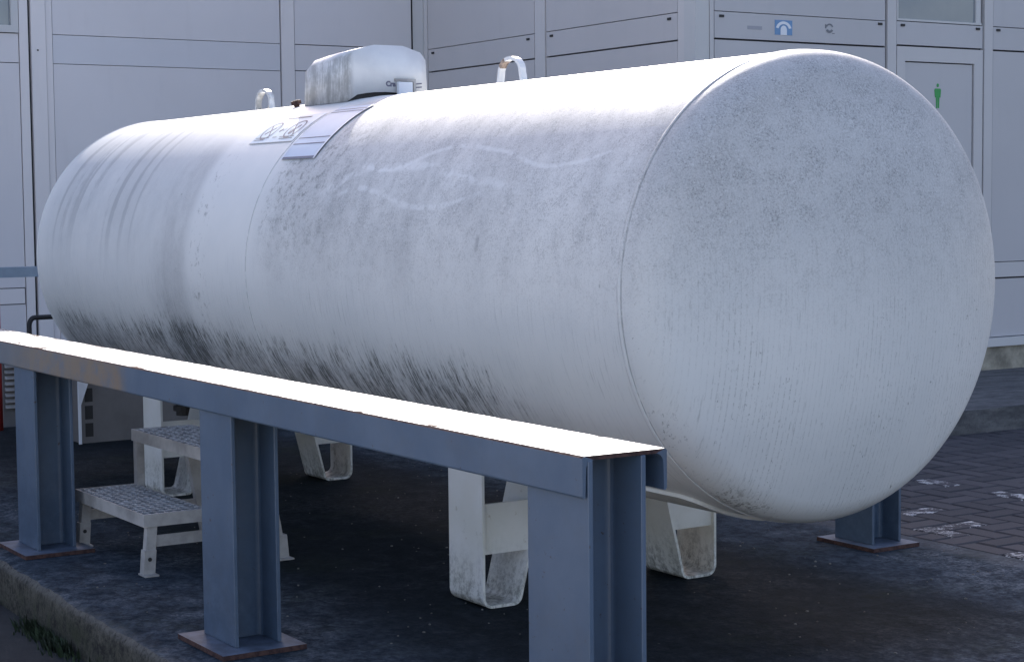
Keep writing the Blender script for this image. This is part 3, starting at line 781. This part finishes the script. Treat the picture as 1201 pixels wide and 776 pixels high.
for xc in (-6.20, -6.00):
    shell_ring(bm, xc, 36.6, .047, .054, .0024)
    shell_bar(bm, xc-.038, G(36.6)-.035, xc+.035, G(36.6)+.035, .006, .0026)
# cigarette/flame and handset marks inside the circles
shell_bar(bm, -6.222, G(38.6), -6.180, G(35.0), .012, .0022); shell_bar(bm, -6.178, G(34.8), -6.172, G(33.6), .005, .0022)
shell_bar(bm, -6.012, G(39.2), -5.985, G(34.4), .014, .0022); shell_ring(bm, -6.005, 38.0, .012, .017, .0022)
shell_bar(bm, -6.115, G(37.6), -6.100, G(36.2), .014, .0022); shell_bar(bm, -6.085, G(37.4), -6.08, G(35.6), .004, .0022)
obj('prohibition_symbols', bm, M['ink'], lab)
bm = bmesh.new()
for a, L in ((40.6, ((-6.265, -6.15), (-6.12, -6.085), (-6.06, -5.94))), (41.6, ((-6.265, -6.18), (-6.05, -5.94)))):
    for x0, x1 in L: shell_bar(bm, x0, G(a), x1, G(a), .004, .0024)
shell_bar(bm, -6.275, G(43.4), -5.915, G(43.4), .004, .0024); shell_bar(bm, -6.2, G(29), -6.0, G(29), .01, .0024)
obj('small_print', bm, M['greyprint'], lab)
bm = bmesh.new(); patch(bm, -5.868, -5.612, 24, 51.9, .0042); lab = obj('data_label', bm, M['label_b'], tank, True); lab['label'] = 'long pale blue label ruled with thin dark lines'
for L in (((26.5, .004), (28.2, .005)), ((42.6, .004), (45.4, .005)), ((51.2, .006), (51.75, .003))):
    bm = bmesh.new()
    for a, w_ in L: shell_bar(bm, -5.862, G(a), -5.618, G(a), w_, .0050)
    obj('ruled_lines', bm, M['ink'], lab)
for x0, x1 in ((-5.874, -5.862), (-5.618, -5.606)):
    bm = bmesh.new(); patch(bm, x0, x1, 24, 51.9, .0047); obj('label_rim', bm, M['label_rim'], lab, True)
# drain under the tank
bm = bmesh.new(); tube(bm, [(-8.0, TY, .37), (-8.0, TY, .24)], .045, 16); tube(bm, [(-8.0, TY, .262), (-8.0, TY, .285)], .058, 16)
obj('drain_fitting', bm, M['black'], tank)

# ================================================================== guard rails
def rail_bm(x0, x1, y0, y1, zt, h, t=.009):
    """upside-down channel: web on top, two flanges down, rounded inner corners"""
    bm = bmesh.new(); r = .018
    arc = lambda cy, cz, rr, a0, a1: [(cy+rr*math.cos(R_(a0+(a1-a0)*k/5)), cz+rr*math.sin(R_(a0+(a1-a0)*k/5))) for k in range(6)]
    poly = [(y0, zt-h+.004), (y0, zt-.004), (y0+.004, zt), (y1-.004, zt), (y1, zt-.004), (y1, zt-h+.004), (y1-.003, zt-h), (y1-t*.75, zt-h)]
    poly += arc(y1-t-r, zt-t-r, r, 0, 90) + arc(y0+t+r, zt-t-r, r, 90, 180) + [(y0+t*.75, zt-h), (y0+.003, zt-h)]
    n = len(poly); nx = 40
    secs = []
    for i in range(nx+1):
        x = x0+(x1-x0)*i/nx
        secs.append([bm.verts.new((x, u, v)) for u, v in poly])
    for A, B in zip(secs, secs[1:]):
        for k in range(n):
            f = bm.faces.new((A[k], A[(k+1) % n], B[(k+1) % n], B[k]))
            f.material_index = 1 if k == 2 else (2 if k in (1,) else 0)
    for q in (secs[0], secs[-1][::-1]):        # cut ends: rusty web, painted flanges
        L = q if q is secs[0] else secs[-1]
        def cap(ids):
            vs = [L[i] for i in ids]
            return bm.faces.new(vs)
        a1 = list(range(8, 14)); a2 = list(range(14, 20))
        cap([2, 3] + a1[5:] + a2[:1]).material_index = 2
        cap([3, 4, 5, 6, 7] + a1).material_index = 0
        cap([1, 2] + a2 + [20, 21, 0]).material_index = 0
    return bm
def post_bm(px, pw, y0, pd, zt):
    bm = bmesh.new(); tf, tw, r = .0115, .008, .014
    xc = px+pw/2; y1 = y0+pd
    arc = lambda cx, cy, a0, a1: [(cx+r*math.cos(R_(a0+(a1-a0)*k/4)), cy+r*math.sin(R_(a0+(a1-a0)*k/4))) for k in range(5)]
    poly = [(px, y0), (px+pw, y0), (px+pw, y0+tf)] + arc(xc+tw/2+r, y0+tf+r, 270, 180) + arc(xc+tw/2+r, y1-tf-r, 180, 90) + \
           [(px+pw, y1-tf), (px+pw, y1), (px, y1), (px, y1-tf)] + arc(xc-tw/2-r, y1-tf-r, 90, 0) + arc(xc-tw/2-r, y0+tf+r, 0, -90) + [(px, y0+tf)]
    prism(bm, poly, 'z', .0155, zt)
    return bm
def guard_rail(name, label, x_end, x_start, posts, pw, by, bw, pyo, pd, zt, bh, plate):
    t = thing(name, label, 'guard rail', (x_end, by, 0), 'guard rails beside the tank')
    def add(nm, bm, mats, parent=t, **k):
        bmesh.ops.translate(bm, verts=bm.verts, vec=(0, 0, 0)); o = obj(nm, bm, mats, parent, **k)
        if parent is t: o.matrix_parent_inverse = Matrix.Translation((-x_end, -by, 0))
        return o
    add('rail_beam', rail_bm(x_start, x_end, by, by+bw, zt, bh), [M['rail'], M['railtop'], M['rust']])
    for px in posts:
        p = add('post', post_bm(px, pw, by+pyo, pd, zt-.0095), M['rail'], bevel=.0015, seg=1)
        bm = bmesh.new(); x0, x1, y0, y1 = px-plate[0], px+pw+plate[1], by+pyo-plate[2], by+pyo+pd+plate[3]
        box(bm, x0, x1, y0, y1, .001, .015)
        for f in bm.faces: f.material_index = 0 if f.normal.z > .5 else 1
        bm.normal_update()
        for f in bm.faces: f.material_index = 0 if f.normal.z > .5 else 1
        obj('base_plate', bm, [M['plate'], M['rust']], p)
    return t
ZT = CZ-.4931
guard_rail('guard_rail', 'blue grey steel guard rail in front of the tank, sunlit on top', -2.868, -9.3, [-3.0824-1.6932*k for k in range(4)], .2168, 1.980, .2039, .012, .1386, ZT, .0829, (.035, .065, .065, .045))
guard_rail('guard_rail', 'blue grey steel guard rail behind the tank, one post showing at right', -4.640, -9.3, [-4.838-1.6932*k for k in range(3)], .19, 4.405, .200, .030, .138, ZT, .0829, (.045, .055, .045, .035))

# ================================================================== steps
stp = thing('step_stool', 'two tread grated steel access step below the tank', 'steps', (-6.02, 2.4, 0))
def sadd(nm, bm, mat, parent=stp, **k):
    o = obj(nm, bm, M[mat], parent, **k)
    if parent is stp: o.matrix_parent_inverse = Matrix.Translation((6.02, -2.4, 0))
    return o
SXa, SXb = -6.36, -5.685
def tread(y0, y1, zt):
    bm = bmesh.new(); t = .004; h = .042
    for x0, x1, ya, yb in ((SXa, SXb, y0, y0+t), (SXa, SXb, y1-t, y1), (SXa, SXa+t, y0+t, y1-t), (SXb-t, SXb, y0+t, y1-t)): box(bm, x0, x1, ya, yb, zt-h, zt)
    tr = sadd('tread', bm, 'step')
    bm = bmesh.new(); px_, py_ = (.052, .036) if zt > .3 else (.042, .030)
    x = SXa+t+.016
    while x < SXb-.012:
        box(bm, x, x+.006, y0+t, y1-t, zt-.03, zt-.002); x += px_
    y = y0+t+.022
    while y < y1-.02:
        box(bm, SXa+t, SXb-t, y, y+.007, zt-.022, zt-.0032); y += py_
    x = SXa+.032
    while x < SXb-.03:
        yy = y0+.02
        while yy < y1-.02:
            box(bm, x-.004, x+.010, yy, yy+.009, zt-.003, zt+.002); yy += py_
        x += px_
    bm2 = sadd('grating', bm, 'galv', tr)
    return tr
T1, T2 = CZ-1.024, CZ-.823
tread(2.168, 2.392, T1); tread(2.385, 2.62, T2)
def bar(bm, p, q, wx, wy):
    """rectangular bar from p (bottom) to q (top)"""
    vs = []
    for P in (p, q):
        for dx, dy in ((-1,-1),(1,-1),(1,1),(-1,1)): vs.append(bm.verts.new((P[0]+dx*wx/2, P[1]+dy*wy/2, P[2])))
    for f in ((0,3,2,1),(4,5,6,7),(0,1,5,4),(1,2,6,5),(2,3,7,6),(3,0,4,7)): bm.faces.new([vs[i] for i in f])
for x in (SXa+.02, SXb-.022):
    bm = bmesh.new(); bar(bm, (x, 2.185, .0), (x, 2.20, T1-.042), .03, .034); l = sadd('leg', bm, 'step', bevel=.002, seg=1)
    bm = bmesh.new(); bar(bm, (x+.003, 2.183, .001), (x+.003, 2.19, .085), .036, .040); box(bm, x-.02, x+.045, 2.160, 2.208, .0005, .006); obj('foot', bm, M['step'], l, bevel=.002, seg=1)
    bm = bmesh.new(); tube(bm, [(x+.020, 2.186, .055), (x+.0225, 2.186, .055)], .007, 10); obj('adjust_hole', bm, M['black'], l)
    bm = bmesh.new(); bar(bm, (x, 2.665, .0), (x, 2.60, T2-.042), .03, .045); l = sadd('leg', bm, 'step', bevel=.002, seg=1)
    bm = bmesh.new(); bar(bm, (x+.003, 2.668, .001), (x+.003, 2.660, .085), .036, .050); box(bm, x-.02, x+.045, 2.64, 2.70, .0005, .006); obj('foot', bm, M['step'], l, bevel=.002, seg=1)
    bm = bmesh.new(); prism(bm, [(2.205, .092), (2.64, .092), (2.64, .130), (2.205, .130)], 'x', x-.004, x+.004); sadd('side_brace', bm, 'step')
    bm = bmesh.new(); bar(bm, (x, 2.405, T1-.04), (x, 2.405, T2-.042), .03, .03); sadd('upright', bm, 'step', bevel=.002, seg=1)
bm = bmesh.new(); bar(bm, (SXb-.02, 2.60, .02), (SXb-.02, 2.51, T2-.043), .03, .05); sadd('slanted_brace', bm, 'step', bevel=.002, seg=1)

# ================================================================== things at the far left end
hr = thing('barrier_bar', 'pale blue steel bar at the left behind the tank end', 'barrier', (-9.4, 3.0, 0))
bm = bmesh.new(); box(bm, -9.43, -9.37, 2.05, 4.35, .853, .906); o = obj('bar', bm, M['bluebar'], hr, bevel=.003); o.matrix_parent_inverse = Matrix.Translation((9.4, -3.0, 0))
for y in (2.1, 4.3):
    bm = bmesh.new(); box(bm, -9.43, -9.37, y-.03, y+.03, .0, .8525); o = obj('post', bm, M['bluebar'], hr, bevel=.003); o.matrix_parent_inverse = Matrix.Translation((9.4, -3.0, 0))
bm = bmesh.new(); tube(bm, [(-9.9, 2.933, -.02), (-9.9, 2.933, .75), (-9.9, 2.933, .77)], [.047, .047, .03], 20)
tag(obj('red_post', bm, M['red'], None, True), 'red round post at the left edge behind the rail', 'post')
pts = [(-9.3, 2.95, 0), (-9.3, 2.95, .60)] + [(-9.3, 2.98-.03*math.cos(t), .60+.045*math.sin(t)) for t in (math.pi/2*k/6 for k in range(1, 7))] + [(-9.3, 3.35, .645)]
bm = bmesh.new(); tube(bm, pts, .013, 12); tag(obj('black_pipe', bm, M['black'], None, True), 'thin black pipe bending right behind the left tank end', 'pipe')
# beige cabinet standing on the slab behind the tank's left end
cab = thing('beige_cabinet', 'beige metal cabinet behind the tank legs, vents on its narrow side', 'cabinet', (-9.2, 3.3, 0))
def cadd(nm, bm, mat, **k):
    o = obj(nm, bm, M[mat], cab, **k); o.matrix_parent_inverse = Matrix.Translation((9.2, -3.3, 0)); return o
bm = bmesh.new(); box(bm, -9.45, -9.06, 3.205, 3.74, .002, .50); cadd('cabinet_body', bm, 'beige', bevel=.006)
bm = bmesh.new(); box(bm, -9.35, -9.055, 3.128, 3.2035, .002, .46); cadd('vent_column', bm, 'beige', bevel=.004)
for z in (.035, .125, .215):
    bm = bmesh.new(); box(bm, -9.06, -9.0535, 3.150, 3.192, z, z+.07); cadd('vent_opening', bm, 'black')
bm = bmesh.new(); box(bm, -9.04, -9.03, 3.108, 3.122, .002, .50)
br = tag(obj('white_upright', bm, M['white']), 'white metal upright with triangular gusset beside the beige cabinet', 'bracket')
bm = bmesh.new(); prism(bm, [(3.1225, .20), (3.1225, .45), (3.215, .45)], 'x', -9.04, -9.034); obj('gusset', bm, M['white'], br)
# louvred box and rubble at the far left edge
lv = thing('louvred_box', 'small grey louvred box beside the red post', 'box', (-10.3, 3.2, -.15))
bm = bmesh.new(); box(bm, -10.55, -10.25, 3.09, 3.34, -.10, .42); o = obj('box_body', bm, M['beige'], lv); o.matrix_parent_inverse = Matrix.Translation((10.3, -3.2, .15))
for k in range(9):
    z = .08+k*.033; bm = bmesh.new(); prism(bm, [(-10.246, z), (-10.246, z+.016), (-10.225, z+.002), (-10.225, z-.004)], 'y', 3.10, 3.33)
    o = obj('louvre', bm, M['step'], lv); o.matrix_parent_inverse = Matrix.Translation((10.3, -3.2, .15))
rs = random.Random(5)
def stone(bm, x, y, z, r, rs=rs):
    m_ = Matrix.Translation((x, y, z)) @ Matrix.Diagonal((r*rs.uniform(.7, 1.3), r*rs.uniform(.7, 1.3), r*rs.uniform(.5, .8), 1))
    v = bmesh.ops.create_icosphere(bm, subdivisions=2, radius=1, matrix=m_)['verts']
    for q in v: q.co += Vector((rs.uniform(-1, 1), rs.uniform(-1, 1), rs.uniform(-1, 1)))*r*.13
bm = bmesh.new()
for _ in range(34): stone(bm, rs.uniform(-10.35, -10.02), rs.uniform(2.75, 3.25), -.14+rs.uniform(0, .10), rs.uniform(.025, .06))
struct(obj('rubble', bm, M['stone']), 'stuff', 'heap of broken grey rubble at the slab end')
# fine grit on the slab and weeds along its foot
bm = bmesh.new()
for _ in range(420):
    x, y = rs.uniform(-7.5, -2.6), rs.uniform(1.95, 4.7); r = rs.choice((.002, .0025, .003, .004))
    stone(bm, x, y, r*.3, r)
struct(obj('grit', bm, M['stone']), 'stuff', 'scattered grit on the dark concrete slab')
bm = bmesh.new()
for _ in range(900):
    cx = rs.choice((-5.75, -5.6, -5.5, -5.42, -6.3, -5.0)) + rs.gauss(0, .07); tl = (cx+4.6)*-.029
    cy = SY0 - .035 + tl - abs(rs.gauss(0, .03)); h = rs.uniform(.012, .05); a = rs.uniform(0, 6.28); w_ = rs.uniform(.002, .004)
    d = Vector((math.cos(a), math.sin(a), 0)); lean = Vector((rs.uniform(-1, 1), rs.uniform(-1, .2), 0))*h*.5
    b = Vector((cx, cy, -.15))
    m1 = b + lean*.4 + Vector((0, 0, h*.6)); tp = b + lean + Vector((0, 0, h))
    A = [bm.verts.new(b-d*w_), bm.verts.new(b+d*w_), bm.verts.new(m1+d*w_*.8), bm.verts.new(m1-d*w_*.8), bm.verts.new(tp)]
    bm.faces.new(A[:4]); bm.faces.new((A[3], A[2], A[4]))
struct(obj('weeds', bm, M['weed']), 'stuff', 'small dark weeds growing at the foot of the slab')

# ------------------------------------------------------------------ render
S.render.engine = 'CYCLES'
S.render.resolution_x = 1024; S.render.resolution_y = 661
